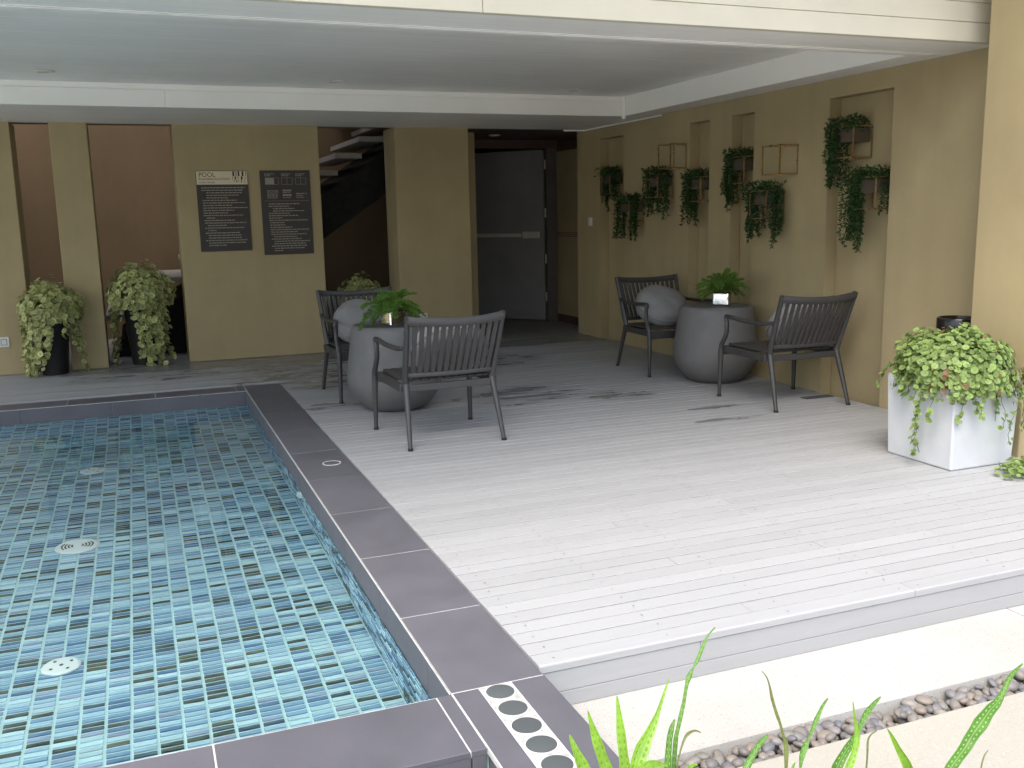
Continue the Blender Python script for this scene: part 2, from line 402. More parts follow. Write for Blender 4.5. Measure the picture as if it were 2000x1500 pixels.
# passage and doorway
part('passage_side', 'tan', (4.78, 4.9, 9.49, 10.72, .09, 2.02)); part('skirting', 'darkwood', (4.772, 4.9, 9.492, 10.70, -.02, .09))
part('passage_header', 'darkwood', (4.776, 4.9, 9.492, 10.70, 2.02, 2.6))
part('passage_ceiling', 'darkwood', (3.2, 4.9, YB + .02, 10.72, ZS - .002, ZS + .2))
part('transom', 'darkwood', (3.42, 4.78, 10.72, 10.86, 2.06, 2.6)); part('door_jamb', 'frame', (4.645, 4.775, 10.70, 10.86, -.02, 2.06))
part('door_jamb', 'frame', (3.42, 3.61, 10.70, 10.86, -.02, 2.06))
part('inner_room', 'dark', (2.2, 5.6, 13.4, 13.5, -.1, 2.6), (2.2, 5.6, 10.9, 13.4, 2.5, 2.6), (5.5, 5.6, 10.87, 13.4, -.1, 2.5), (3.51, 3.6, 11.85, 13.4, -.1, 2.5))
for z_ in (1.025, 1.045, 1.065): part('dado_line', 'darkwood', (4.7765, 4.79, 9.495, 10.695, z_, z_ + .008))
# ceiling and soffits
part('front_soffit', 'ceil', (BL, XW + .02, 4.085, 4.52, ZS, ZS + .35))
part('rear_soffit', 'ceil', (BL, XW - .004, 7.95, YB + .05, ZS, ZS + .35))
part('side_soffit', 'white', (4.226, XW + .02, 4.521, 7.949, ZS, ZS + .35))
part('ceiling', 'ceil', (BL, 4.30, 4.45, 8.0, ZC, ZC + .1))
q = MB(); q.box(BL, .30, 7.938, 7.949, ZS - .006, ZC - .045); part_f = q.build('rear_fascia_board', 'white', bld)
MB().box(.303, 4.214, 7.938, 7.949, ZS - .006, ZC - .045).build('rear_fascia_board', 'white', bld)
MB().box(BL, 4.214, 7.942, 7.949, ZC - .042, ZC - .001).build('rear_fascia_strip', 'white', bld)
MB().box(4.214, 4.2255, 4.525, 7.946, ZS - .004, ZC - .001).build('side_fascia_board', 'white', bld)
MB().box(4.19, 4.21, 7.90, 7.937, ZS - .03, ZC - .001).build('fascia_corner_strip', 'white', bld)
MB().tube([(4.25, 9.33, ZS - .012), (XW - .012, 9.28, ZS - .012), (XW - .012, 7.7, ZS - .014)], .009, 6).build('cover_strip', 'white', bld)
for yy in (4.42, 4.455): MB().box(BL, XW, yy, yy + .004, ZS - .002, ZS + .01).build('soffit_strip', 'ceil', bld)
# front cladding: lap boards, seam after seam
zb = ZS - .004; k = 0
while zb < 3.6:
    h = .1005; cuts = [BL, -1.9, 1.47, 4.9] if k == 0 else [BL, U(-2.6, -1.4), U(.2, 3.2), 4.9]
    for a, b in zip(cuts, cuts[1:]):
        MB().prism([(4.046 - U(0, .001), zb + .0008), (4.084, zb + .0008), (4.084, zb + h - .0008), (4.048, zb + h - .0008)], 'x', a + .0012, b - .0012).build('cladding_board', 'cream', bld, bevel=.002, seg=1)
    zb += h; k += 1
part('eave', 'cream', (BL, 6.4, 2.75, 4.085, 3.66, 3.84))
part('upper_facade', 'cream', (BL, 5.0, 4.086, 4.3, ZS + .36, 7.0))
part('roof_slab', 'white', (BL, 8, 4.3, 9.4, 6.8, 7.0)); part('upper_floor', 'white', (BL, 4.9, 4.3, YB, 2.6, 2.75))
# downlights in the ceiling
for x, y, z in ((-.473, 7.45, ZC), (1.537, 7.52, ZC), (3.572, 7.58, ZC), (3.75, 10.05, ZS - .002)):
    d = MB().lathe([(.062, z - .001), (.062, z - .008), (.045, z - .010), (.044, z - .002)], x, y, 24, False).build('downlight_ring', 'steel', bld, True)
    MB().lathe([(.001, z - .006), (.03, z - .007), (.043, z - .0015)], x, y, 20, False).build('downlight_glass', 'bulb', d, True)
# door leaf standing open into the room
hx, hy, fx, fy = 4.636, 10.74, 3.956, 11.496
ang = math.atan2(fy - hy, fx - hx); dl = math.hypot(fx - hx, fy - hy)
door = MB().box(.012, dl, -.022, .022, .012, 2.045).build('door', 'door', bld, bevel=.003); door.location = (hx, hy, 0); door.rotation_euler = (0, 0, ang)
MB().box(.06, .28, .023, .065, 1.005, 1.085).build('push_bar_box', 'steel', door, bevel=.006)
MB().box(.30, dl - .05, .035, .06, 1.02, 1.065).build('push_bar', 'steel', door, bevel=.008)
MB().box(dl - .07, dl - .02, .023, .065, 1.0, 1.09).build('push_bar_end', 'steel', door, bevel=.006)
for z in (.24, .70, 1.25, 1.82): MB().lathe([(.011, z), (.011, z + .11)], -.004, -.0, 10).build('hinge', 'steel', door, True)
MB().tube([(.05, .03, 2.075), (.45, .05, 2.078)], .008, 6).build('closer_arm', 'steel', door)

# --- staircase behind the piers
st = empty('staircase', (1.0, 10.7, 0)); tag(st, 'floating pale stone stairs on a black sloping soffit behind the sign pier', 'staircase')
def under(p, o): o.parent = p; o.matrix_parent_inverse = Matrix.Translation(-Vector(p.location)); return o
for k in range(-2, 11):
    x = 2.23 - .255 * k; z = 2.115 - .17 * k
    under(st, MB().box(x, x + .275, 9.95, 11.5, z - .052, z).build('tread', 'tread', None, bevel=.004))
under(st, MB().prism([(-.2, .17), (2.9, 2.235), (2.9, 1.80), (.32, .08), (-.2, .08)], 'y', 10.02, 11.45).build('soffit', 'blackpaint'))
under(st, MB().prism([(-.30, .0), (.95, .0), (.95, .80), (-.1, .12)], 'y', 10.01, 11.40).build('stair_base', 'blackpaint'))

# --- floors
fl = MB().box(-7, 5.6, 9.235, 13.4, -.12, -.003).build('concrete_floor', 'floorconc'); tag(fl, kind='structure')
sub = MB().box(.99, 4.58, 2.43, 9.235, -.13, -.045).box(-7, .989, 7.735, 9.235, -.13, -.045).build('deck', 'blackpaint'); tag(sub, kind='structure')
BP = .0785; nb = int((9.232 - 2.395) / BP)
bcache = {}
def board(x0, x1, y0, first=False):
    L = x1 - x0 - .0022; dz = U(-.0008, .0008)
    key = (round(L, 2), first)
    if key not in bcache:
        w = BP - .0062; c = .0010
        pr = [(0, -.032), (w, -.032), (w, -c), (w - c, 0), (c, 0), (0, -c)]
        if first: pr = [(0, -.0245), (w, -.0245), (w, -c), (w - c, 0), (.006, 0), (.0025, -.001), (.0006, -.0035), (0, -.006)]
        bcache[key] = MB().prism(pr, 'x', 0, L).build('board', 'deck', sub).data; o = C.objects[-1]
    else: o = link('board', bcache[key], sub)
    o.location = (x0 + .001, y0, dz)
screws = MB()
for i in range(nb):
    y = 2.395 + i * BP
    xl = .995
    cuts = [xl, 2.40, XW - .003] if i % 2 == 0 else [xl, 1.79 if i % 6 == 1 else (3.62 if i % 6 == 3 else 2.9), XW - .003]
    if i % 2 and i % 10 == 9: cuts = [xl, XW - .003]
    if y > 7.735: cuts = [-4.6, -3.2, -1.3 - .6 * (i % 2), .995 + .2 * (i % 3)] + cuts[1:]
    for a, b in zip(cuts, cuts[1:]): board(a, b, y, i == 0)
    for xj in (1.06, 1.45, 1.9, 2.365, 2.435, 2.85, 3.28, 3.7, 4.1, 4.42):
        if xj in (2.365, 2.435) and i % 2 and rnd() < .5: continue
        x = xj + U(-.008, .008); yy = y + BP * .46 + U(-.006, .006); r = U(.003, .0042)
        screws.add([(x + r * math.cos(a_), yy + r * math.sin(a_), .0011) for a_ in [k_ * math.pi / 3 for k_ in range(6)]], [tuple(range(6))])
so_ = screws.build('screw_heads', 'screw', sub); so_['kind'] = 'stuff'
for k, (z0, z1) in enumerate(((-.095, -.0262), (-.1445, -.0966))):
    cuts = [.995, 1.545 if k == 0 else 2.95, 3.3 if k == 0 else 4.4, 5.6]
    for a, b in zip(cuts, cuts[1:]): MB().box(a + .0008, b - .0008, 2.3985, 2.425, z0, z1).build('fascia_board', 'deck', sub, bevel=.0015, seg=1)
for i in range(15):                           # boards run on to the right, in front of the column
    y = 2.395 + i * BP
    board(XW, 5.6, y, i == 0)
MB().box(XW, 5.6, 2.43, 3.545, -.14, -.045).build('deck_frame', 'blackpaint', sub)
ap = MB().box(4.23, 4.46, 5.283, 5.36, .0015, .004).build('access_strip', 'dark', sub)

# --- terrace slabs, pebble channel, planting bed
cs = MB().box(.992, 2.836, 2.045, 2.44, -.3, -.145).build('concrete_path', 'concrete'); tag(cs, kind='structure')
cs2 = MB().box(2.842, 6.5, 2.045, 2.44, -.3, -.1455).build('concrete_path', 'concrete'); tag(cs2, kind='structure')
sb = MB().box(.992, 6.5, 1.61, 1.929, -.3, -.142).build('stone_path', 'slab', bevel=.004); tag(sb, kind='structure')
chn = MB().box(.992, 6.5, 1.92, 2.05, -.3, -.21).build('pebble_channel', 'soil'); tag(chn, kind='structure')
pav = MB().box(-30, 30, -30, 1.05, -.48, -.165).box(-30, -4.52, 1.051, 20, -.48, -.166).build('bounce_paving', 'terrace'); tag(pav, kind='structure')  # unseen paving, added to bounce daylight up under the roof
bed = MB().box(-4.5, 7, 1.052, 1.61, -.4, -.165).build('planting_bed', 'soil'); tag(bed, kind='structure')
pm = []
for s_ in range(6):
    bm = bmesh.new(); bmesh.ops.create_icosphere(bm, subdivisions=2, radius=1.0)
    a_, b_, c_ = U(.8, 1.25), U(.75, 1.0), U(.55, .75); ph = [U(0, 6) for _ in range(4)]
    for v in bm.verts:
        n = v.co.copy(); k = 1 + .07 * math.sin(3 * n.x + ph[0]) + .06 * math.sin(3.5 * n.y + ph[1]) + .05 * math.sin(4 * n.z + ph[2])
        v.co = Vector((n.x * a_, n.y * b_, n.z * c_)) * k
    me = bpy.data.meshes.new('pebble'); bm.to_mesh(me); bm.free(); me.materials.append(M['pebble'])
    me.polygons.foreach_set('use_smooth', [True] * len(me.polygons)); pm.append(me)
x = 1.02
cnt = 0
for layer, (dx, zz) in enumerate(((.042, -.190), (.036, -.166))):
    x = 1.02
    while x < 2.9:
        for row in range(3 if layer == 0 else 4):
            if layer and rnd() < .18: continue
            if cnt >= 298: break
            yy = 1.942 + (row + .5) * (.10 / (3 if layer == 0 else 4)) + U(-.008, .008)
            o = link('pebble', random.choice(pm), chn); r = U(.016, .0235)
            o.location = (x + U(-.01, .01), min(max(yy, 1.945), 2.027), zz + U(-.008, .010)); o.scale = (r * U(.9, 1.25), r, r)
            o.rotation_euler = (U(-.5, .5), U(-.5, .5), U(0, 6.3)); cnt += 1
        x += dx * U(.9, 1.25)

# --- pool
pool = MB().box(PL, PX + .3, PY0 - .3, PY1 + .2, ZF - .2, ZF - .006) \
    .box(PX + .006, PX + .28, PY0 - .28, PY1 + .25, ZF - .0055, -.02).box(PL - .3, PX + .005, PY1 + .006, PY1 + .25, ZF - .0055, -.02) \
    .box(PL - .3, PX + .005, PY0 - .28, PY0 - .006, ZF - .0055, -.02).box(PL - .3, PL - .006, PY0, PY1, ZF - .0055, -.02).build('pool_basin', 'tgrout'); tag(pool, kind='structure')
TW, TH = .0765, .0295
palette = [((.48, .69, .76), 18), ((.34, .53, .66), 26), ((.19, .34, .50), 24), ((.09, .18, .32), 10), ((.05, .085, .12), 5), ((.045, .055, .04), 12), ((.10, .11, .06), 2), ((.27, .34, .48), 6)]
pw = [w for _, w in palette]
def tcol():
    c = random.choices(palette, pw)[0][0]; k = U(.85, 1.15)
    return tuple(x_ * k for x_ in c) + (1.0,)
big = MB(); cols = []
def tile(o, ux, uy, n, w, h):                   # a tile lies at o, spans ux and uy, stands proud along n
    th = .004; b = .0012
    o, ux, uy, n = Vector(o), Vector(ux), Vector(uy), Vector(n)
    P = lambda u, v, t: o + ux * u + uy * v + n * t
    big.add([P(0, 0, -.003), P(w, 0, -.003), P(w, h, -.003), P(0, h, -.003), P(b, b, th), P(w - b, b, th), P(w - b, h - b, th), P(b, h - b, th)],
            [(4, 5, 6, 7), (0, 1, 5, 4), (1, 2, 6, 5), (2, 3, 7, 6), (3, 0, 4, 7)])
    cols.extend([tcol()] * 5)
gx, gy = .010, .0105
LED = ((6.94, 7.24, -.335), (7.24, PY1, -.215))      # two ledges under the far edge
tme = MB().add([(0, 0, -.003), (TW - gx, 0, -.003), (TW - gx, TH - gy, -.003), (0, TH - gy, -.003), (.0012, .0012, .004), (TW - gx - .0012, .0012, .004), (TW - gx - .0012, TH - gy - .0012, .004), (.0012, TH - gy - .0012, .004)],
               [(4, 5, 6, 7), (0, 1, 5, 4), (1, 2, 6, 5), (2, 3, 7, 6), (3, 0, 4, 7)]).mesh('tile', 'tileobj')
nsing = 0
ny = int((6.94 - PY0) / TH)
for j in range(ny):
    for i in range(48):
        x0 = PX - (i + 1) * TW + gx / 2; y0 = PY0 + j * TH
        if x0 < PL: break
        # the tiles that show largest lie just beyond the near coping, to the right
        if nsing < 300 and 16 <= j < 41 and 2 <= i < 14:
            o = link('tile', tme, pool); o.location = (x0, y0, ZF); o.color = tcol(); nsing += 1
        else: tile((x0, y0, ZF), (1, 0, 0), (0, 1, 0), (0, 0, 1), TW - gx, TH - gy)
for y0, y1, zt in LED:
    zb_ = ZF if y0 < 7 else LED[0][2]
    MB().box(PL, PX - .001, y0 + .004, y1 + (.003 if y1 < PY1 else .005), zb_ - .004, zt - .003).build('ledge', 'tgrout', pool)
    for i in range(48):
        x0 = PX - (i + 1) * TW + gx / 2
        if x0 < PL: break
        for j in range(int((y1 - y0) / TH)): tile((x0, y0 + .004 + j * TH, zt), (1, 0, 0), (0, 1, 0), (0, 0, 1), TW - gx, TH - gy)
        for j in range(int((zt - zb_) / TH)): tile((x0, y0, zb_ + j * TH + .004), (1, 0, 0), (0, 0, 1), (0, -1, 0), TW - gx, TH - gy)
for j in range(int((ZWT + .012 - ZF) / TH)):
    z0 = ZF + j * TH + .004
    for i in range(48):
        x0 = PX - (i + 1) * TW + gx / 2
        if x0 < PL: break
        if z0 > LED[1][2]: tile((x0, PY1 + .002, z0), (1, 0, 0), (0, 0, 1), (0, -1, 0), TW - gx, TH - gy)
    for i in range(int((PY1 - PY0) / TW)): tile((PX + .002, PY0 + i * TW, z0), (0, 1, 0), (0, 0, 1), (-1, 0, 0), TW - gx, TH - gy)
to = big.build('mosaic_tiles', None, pool); to.data.materials.append(M['tileatt']); to['kind'] = 'stuff'
at = to.data.attributes.new('tcol', 'FLOAT_COLOR', 'FACE'); at.data.foreach_set('color', [v for c_ in cols for v in c_])
# nosing studs along the two ledges
stud = MB()
for y0, y1, zt in LED:
    x = PL + .05
    while x < PX - .05:
        stud.lathe([(.006, zt + .003), (.006, zt + .0065), (.003, zt + .008)], x, y0 + .03, 6); x += .045
so2 = stud.build('nosing_studs', 'poolwhite', pool); so2['kind'] = 'stuff'
wt = MB()
NX, NY = 2, 2
wt.add([(PL, PY0 - .001, ZWT), (PX + .001, PY0 - .001, ZWT), (PX + .001, PY1 + .001, ZWT), (PL, PY1 + .001, ZWT)], [(0, 1, 2, 3)])
wo = link('water', wt.mesh('water', 'water')); tag(wo, kind='structure')
# pool fittings
def fitting(x, y, r, lab, big_=True):
    e = empty('floor_drain', (x, y, ZF)); tag(e, lab, 'pool drain')
    MB().lathe([(r, .004), (r, .010), (r * .9, .016), (r * .82, .017), (.001, .019 if not big_ else .015)], 0, 0, 32).build('cover', 'poolwhite', e, True)
    if big_:
        for sgn in (-1, 1):
            for k_ in range(4):
                R_ = r * (.24 + .15 * k_); pts = [(sgn * R_ * math.cos(t_), R_ * math.sin(t_), .0185) for t_ in [(-.62 + .31 * i_) for i_ in range(5)]]
                MB().tube(pts, .0038, 5).build('slot', 'dark', e)
    else:
        for k_ in range(4):
            a_ = .6 + k_ * math.pi / 2; MB().lathe([(.006, .018), (.006, .021)], r * .6 * math.cos(a_), r * .6 * math.sin(a_), 8).build('screw', 'dark', e)
        MB().lathe([(.007, .019), (.007, .0215)], 0, 0, 8).build('screw', 'dark', e)
fitting(-.372, 4.807, .10, 'large round white slotted drain grille on the tiled pool floor')
fitting(-.365, 3.535, .066, 'small round white cover with screws on the pool floor, beside the near coping', False)
fitting(-.350, 6.20, .075, 'round white cover on the pool floor next to the underwater ledges', False)
e = empty('pool_inlet', (PX, 4.92, -.195)); tag(e, 'round white water inlet set in the pool side under the coping', 'pool inlet'); e.rotation_euler = (0, -math.pi / 2, 0)
MB().lathe([(.045, .0), (.045, .012), (.038, .018), (.026, .018), (.024, .010)], 0, 0, 24).build('ring', 'poolwhite', e, True)
MB().lathe([(.018, .004), (.018, .022), (.008, .026)], 0, 0, 16).build('nozzle', 'poolwhite', e, True)
# --- coping: grout bed with tiles on it
cop = MB().box(PX + .004, .988, PY0 - .9, PY1 + .245, -.018, -.0014).box(PL - .3, PX + .0035, PY1 + .004, PY1 + .245, -.018, -.0014) \
    .box(PL - .3, PX + .0035, 2.052, PY0 - .003, -.018, -.0014).build('pool_coping', 'grout'); tag(cop, kind='structure')
MB().box(PX + .01, .985, 1.2, PY0 - .01, -.30, -.02).build('coping_base', 'slate', cop)
def slab(x0, x1, y0, y1, z0=-.016, z1=0.0):
    g_ = .0021
    return MB().box(x0 + g_, x1 - g_, y0 + g_, y1 - g_, z0, z1 + U(-.0005, .0005)).build('coping_tile', 'slate', cop, bevel=.0012, seg=1)
yj = [2.347, 2.89, 3.492, 4.094, 4.698, 5.30, 5.904, 6.508, 7.11, 7.726]
for a, b in zip(yj, yj[1:]): slab(PX + .003, .99, a, b)
xj = [PX + .003, .64, .05, -.556, -1.16, -1.76, -2.36, -2.96, -3.56, PL - .3]
xs = [PX, .64] + xj[2:]
for b, a in zip(xs, xs[1:]): slab(a, b, PY1 + .003, 7.726)
for b, a in zip([.667, .08, -.52, -1.12, -1.72, -2.32, -2.92, -3.6], [.08, -.52, -1.12, -1.72, -2.32, -2.92, -3.6, PL - .3]): slab(a, b, 2.047, PY0 - .004)
slab(.667, .7115, 2.047, PY0 - .001)
# drop tiles: the upright faces above the water and below the near coping
fy = [PY0 + .0, 2.56, 3.16, 3.77, 4.37, 4.98, 5.58, 6.18, 6.79, 7.39, PY1]
for a, b in zip(fy, fy[1:]): MB().box(PX - .002, PX + .010, a + .0012, b - .0012, ZWT - .022, -.0035).build('drop_tile', 'slate', cop, bevel=.001, seg=1)
fx_ = [PX - .003, .36, -.25, -.86, -1.46, -2.07, -2.67, -3.28, PL]
for b, a in zip(fx_, fx_[1:]): MB().box(a + .0012, b - .0012, PY1 - .002, PY1 + .010, ZWT - .022, -.0035).build('drop_tile', 'slate', cop, bevel=.001, seg=1)
for b, a in zip([.709, .669, .08, -.52, -1.12], [.669, .08, -.52, -1.12, -1.72]): MB().box(a + .002, b - .002, 2.05, 2.06, -.30, -.006).build('drop_tile', 'slate', cop, bevel=.001, seg=1)
MB().box(PX - .0022, PX + .0008, PY0, PY1 - .004, -.0032, .0004).build('edge_trim', 'grout', cop); MB().box(PL, PX - .0045, PY1 - .0022, PY1 + .0008, -.0032, .0004).build('edge_trim', 'grout', cop)
# the block with set-in discs that carries on towards the garden
slab(.7135, .792, 1.2, 2.3465); slab(.887, .992, 1.2, 2.3465)
MB().box(.794, .885, 1.2, 2.344, -.012, -.0006).build('mortar_strip', 'mortar', cop)
for k in range(9):
    y = 2.302 - k * .0965; ee = MB().lathe([(.0425, -.004), (.0425, .0008), (.0395, .0010)], .8395, y, 32, False).build('disc_ring', 'grout', cop, True)
    MB().lathe([(.0392, -.004), (.0392, .0018), (.037, .0022), (.001, .0024)], .8395, y, 32).build('disc', 'disc', cop, True)
e = empty('skimmer_lid', (.889, 4.995, 0)); tag(e, 'round slate inspection lid with pale rim set in the side coping', 'lid')
MB().lathe([(.050, .0005), (.050, .003), (.044, .003), (.0435, .0006)], 0, 0, 32, False).build('rim', 'grout', e, True)
MB().lathe([(.0425, .0006), (.0425, .0022), (.001, .0022)], 0, 0, 32).build('lid', 'slate', e)

# ================================================================== THINGS
# --- chairs
def make_chair():
    r = empty('armchair')
    for s in (-1, 1):
        lg = MB().tube([(s * .312, .315, .004), (s * .310, .312, .20), (s * .308, .308, .34)], [.0125, .0165, .019], 12).build('leg', 'chairmetal', r, True)
        MB().lathe([(.0155, 0), (.0155, .012), (.013, .014)], s * .312, .315, 12).build('foot', 'black', lg, True)
        lg = MB().tube([(s * .285, -.315, .004), (s * .272, -.255, .2), (s * .262, -.200, .365)], [.0125, .0165, .019], 12).build('leg', 'chairmetal', r, True)
        MB().lathe([(.0155, 0), (.0155, .012), (.013, .014)], s * .285, -.316, 12).build('foot', 'black', lg, True)
        ctl = [(.308, .308, .335), (.308, .300, .375), (.307, .262, .425), (.306, .243, .465), (.306, .243, .53), (.306, .255, .558), (.306, .250, .572), (.304, .205, .572), (.300, .05, .560), (.292, -.15, .560), (.283, -.262, .575)]
        MB().tube([(s * a, b, c) for a, b, c in ctl], [.0185, .018, .0165, .016, .016, .017, .018, .0175, .017, .0165, .015], 10, .85).build('armrest', 'chairmetal', r, True)
        MB().tube([(s * .262, -.195, .36), (s * .268, -.215, .42), (s * .276, -.29, .62), (s * .283, -.345, .755)], [.019, .018, .0165, .015], 10, 1.25).build('back_post', 'chairmetal', r, True)
        MB().box(min(s * .297, s * .272), max(s * .297, s * .272), -.19, .305, .315, .362).build('side_rail', 'chairmetal', r, bevel=.004)
    MB().box(-.295, .295, .285, .310, .300, .362).build('front_rail', 'chairmetal', r, bevel=.004)
    MB().box(-.262, .262, -.215, -.190, .315, .355).build('rear_rail', 'chairmetal', r, bevel=.004)
    q_ = MB()
    for k in range(11):
        x = -.24 + .048 * k
        MB().prism([(x - .021, 0), (x + .021, 0), (x + .021, .014), (x - .021, .014)], 'y', -.18, .29).build('seat_slat', 'chairslat', r, bevel=.003, seg=1).location = (0, 0, .366)
    def back(u, z):                           # u in -1..1 across, z height: a gently hollow back
        t_ = (z - .40) / .355; hw = .262 + .020 * t_
        return Vector((u * hw, -.205 - .150 * t_ - .030 * (1 - u * u), z - .020 * (1 - u * u) * t_))
    MB().tube([back(u / 6, .735) for u in range(-6, 7)], .013, 10, 1.95).build('top_rail', 'chairmetal', r, True)
    MB().tube([back(u / 6, .412) for u in range(-6, 7)], .013, 8, 1.2).build('lower_rail', 'chairmetal', r, True)
    for k in range(13):
        u = -.86 + 1.72 * k / 12; a, b = back(u, .41), back(u, .735); mid = back(u, .57) + Vector((0, -.006, 0))
        sl_ = MB(); vs = []
        for p in (a, mid, b):
            for dx_, dy_ in ((-.0135, -.005), (.0135, -.005), (.0135, .005), (-.0135, .005)): vs.append((p.x + dx_, p.y + dy_, p.z))
        fs = [(i * 4 + j, i * 4 + (j + 1) % 4, (i + 1) * 4 + (j + 1) % 4, (i + 1) * 4 + j) for i in range(2) for j in range(4)] + [(3, 2, 1, 0), (8, 9, 10, 11)]
        sl_.add(vs, fs).build('back_slat', 'chairslat', r, bevel=.002, seg=1)
    return r
proto = make_chair()
GRP = 'slatted armchairs at the two round tables'
def seat_at(o, x, y, rz, lab):
    o.location = (x, y, .0012); o.rotation_euler = (0, 0, rz); return tag(o, lab, 'chair', GRP)
ch = [proto] + [copy_tree(proto) for _ in range(3)]
seat_at(ch[0], 1.622, 5.395, .03, 'charcoal slatted armchair with its back to the garden, beside the pool coping')
seat_at(ch[1], 1.565, 6.97, math.pi + .06, 'charcoal slatted armchair facing the garden, in front of the dark stair gap')
seat_at(ch[2], 4.045, 6.885, math.pi - .03, 'charcoal slatted armchair facing the garden, beside the niche wall')
seat_at(ch[3], 4.07, 5.335, -.02, 'charcoal slatted armchair with its back to the garden, next to the niche wall')
# --- cushions
def cushion(x, y, rz, tilt, lab, dz=0.0, ty=.08):
    e = empty('cushion', (x, y, .38 + dz)); e.rotation_euler = (0, 0, rz); tag(e, lab, 'cushion', 'round grey cushions on the armchairs')
    pr = []; R_, T_ = .222, .115
    for i in range(15):
        a_ = math.pi * i / 14; s_ = abs(math.sin(a_)) ** .62; pr.append((max(.001, R_ * s_), -T_ * math.copysign(abs(math.cos(a_)) ** .8, math.cos(a_))))
    rot = Matrix.Translation((0, -ty, .155)) @ Matrix.Rotation(tilt, 4, 'X')
    def fin(o):
        for v in o.data.vertices:
            c_ = v.co; wv = .006 * math.sin(5 * math.atan2(c_.y, c_.x) + c_.z * 30) * min(1, math.hypot(c_.x, c_.y) / .2)
            c_.z += wv
        o.data.transform(rot); return o
    fin(MB().lathe(pr, 0, 0, 40).build('pad', 'fabric', e, True))
    ring = [(.223 * math.cos(k_ * math.pi / 24), .223 * math.sin(k_ * math.pi / 24), 0) for k_ in range(49)]
    fin(MB().tube(ring, .0045, 6).build('piping', 'piping', e, True))
cushion(1.665, 5.36, .03, math.radians(-36), 'round grey cushion behind the slats of the chair beside the pool coping', 0, .04)
cushion(1.545, 7.01, math.pi + .06, math.radians(-33), 'round grey cushion on the chair in front of the dark stair gap', -.015, .03)
cushion(4.03, 6.90, math.pi - .03, math.radians(-31), 'round grey cushion facing the garden on the chair beside the niche wall', -.01, .02)
cushion(4.125, 5.30, -.02, math.radians(-36), 'round grey cushion behind the slats of the chair next to the niche wall', 0, .04)
# --- tables
prof = [(.150, 0), (.195, .008), (.245, .045), (.290, .105), (.316, .165), (.323, .215), (.318, .28), (.307, .36), (.296, .44), (.287, .51), (.280, .555), (.272, .573), (.262, .579), (.250, .580), (.236, .5785), (.10, .5775), (.001, .5775)]
for x, y, lab in ((1.59, 6.33, 'pear shaped grey concrete table between two chairs beside the pool'), (4.11, 6.24, 'pear shaped grey concrete table between two chairs next to the niche wall')):
    e = empty('side_table', (x, y, .0012)); tag(e, lab, 'table', 'round concrete tables on the deck')
    MB().lathe(prof[:13], 0, 0, 64, False).build('pedestal', 'tablecon', e, True); MB().lathe(prof[12:], 0, 0, 64, False).build('table_top', 'tablecon', e, True)
# --- chrome pots with asparagus fern
def fern_pot(x, y, rz, lab, lean=0.0):
    e = empty('potted_fern', (x, y, .5788), rz); tag(e, lab, 'potted plant', 'ferns in chrome pots on the tables')
    s = .062
    pot = MB().prism([(-s, -s), (s, -s), (s, s), (-s, s)], 'z', 0.004, .104).build('pot', 'chrome', e, bevel=.012, seg=3, smooth=False)
    MB().box(-s + .01, s - .01, -s + .01, s - .01, .1035, .106).build('soil', 'soil', e)
    fo = MB(); stm = MB()
    for k in range(48):
        a_ = 2.4 * k + U(-.3, .3); el = U(.75 if math.sin(a_ + rz) < -.2 else .30, 1.35); L = U(.17, .27) * (1 if el < 1 else .75); p = Vector((U(-.03, .03), U(-.03, .03), .10)); d = Vector((math.cos(a_) * math.cos(el), math.sin(a_) * math.cos(el), math.sin(el)))
        pts = [p.copy()]; n_ = 15
        for i in range(n_):
            d = (d + Vector((U(-.06, .06), U(-.06, .06), -.085 - .03 * lean))).normalized(); p = p + d * L / n_; pts.append(p.copy())
            if i > 2:
                side = d.cross(Vector((0, 0, 1))); side = side.normalized() if side.length > .01 else Vector((1, 0, 0)); upv = side.cross(d)
                for sg in (-1, 1, 0):
                    bl = U(.025, .055) * (1 - .55 * i / n_) * (.6 if sg == 0 else 1); bd = (side * sg + d * .7 + upv * U(-.2, .6 if sg else 1.2)).normalized(); bp = p.copy()
                    for j in range(7):
                        bp = bp + bd * bl / 7
                        for _ in range(4):
                            fo.blade(bp, bd * .8 + Vector((U(-1, 1), U(-1, 1), U(-1, 1))), U(.008, .014), .0024)
        stm.tube(pts, .0010, 4)
    stm.build('stem', 'leaffern', e); f_ = fo.build('foliage', 'leaffern', e); f_['kind'] = 'stuff'
fern_pot(1.565, 6.20, .32, 'feathery green fern in a chrome cube pot on the table beside the pool', 1)
fern_pot(4.135, 6.20, .80, 'feathery green fern in a chrome cube pot on the table next to the niche wall')

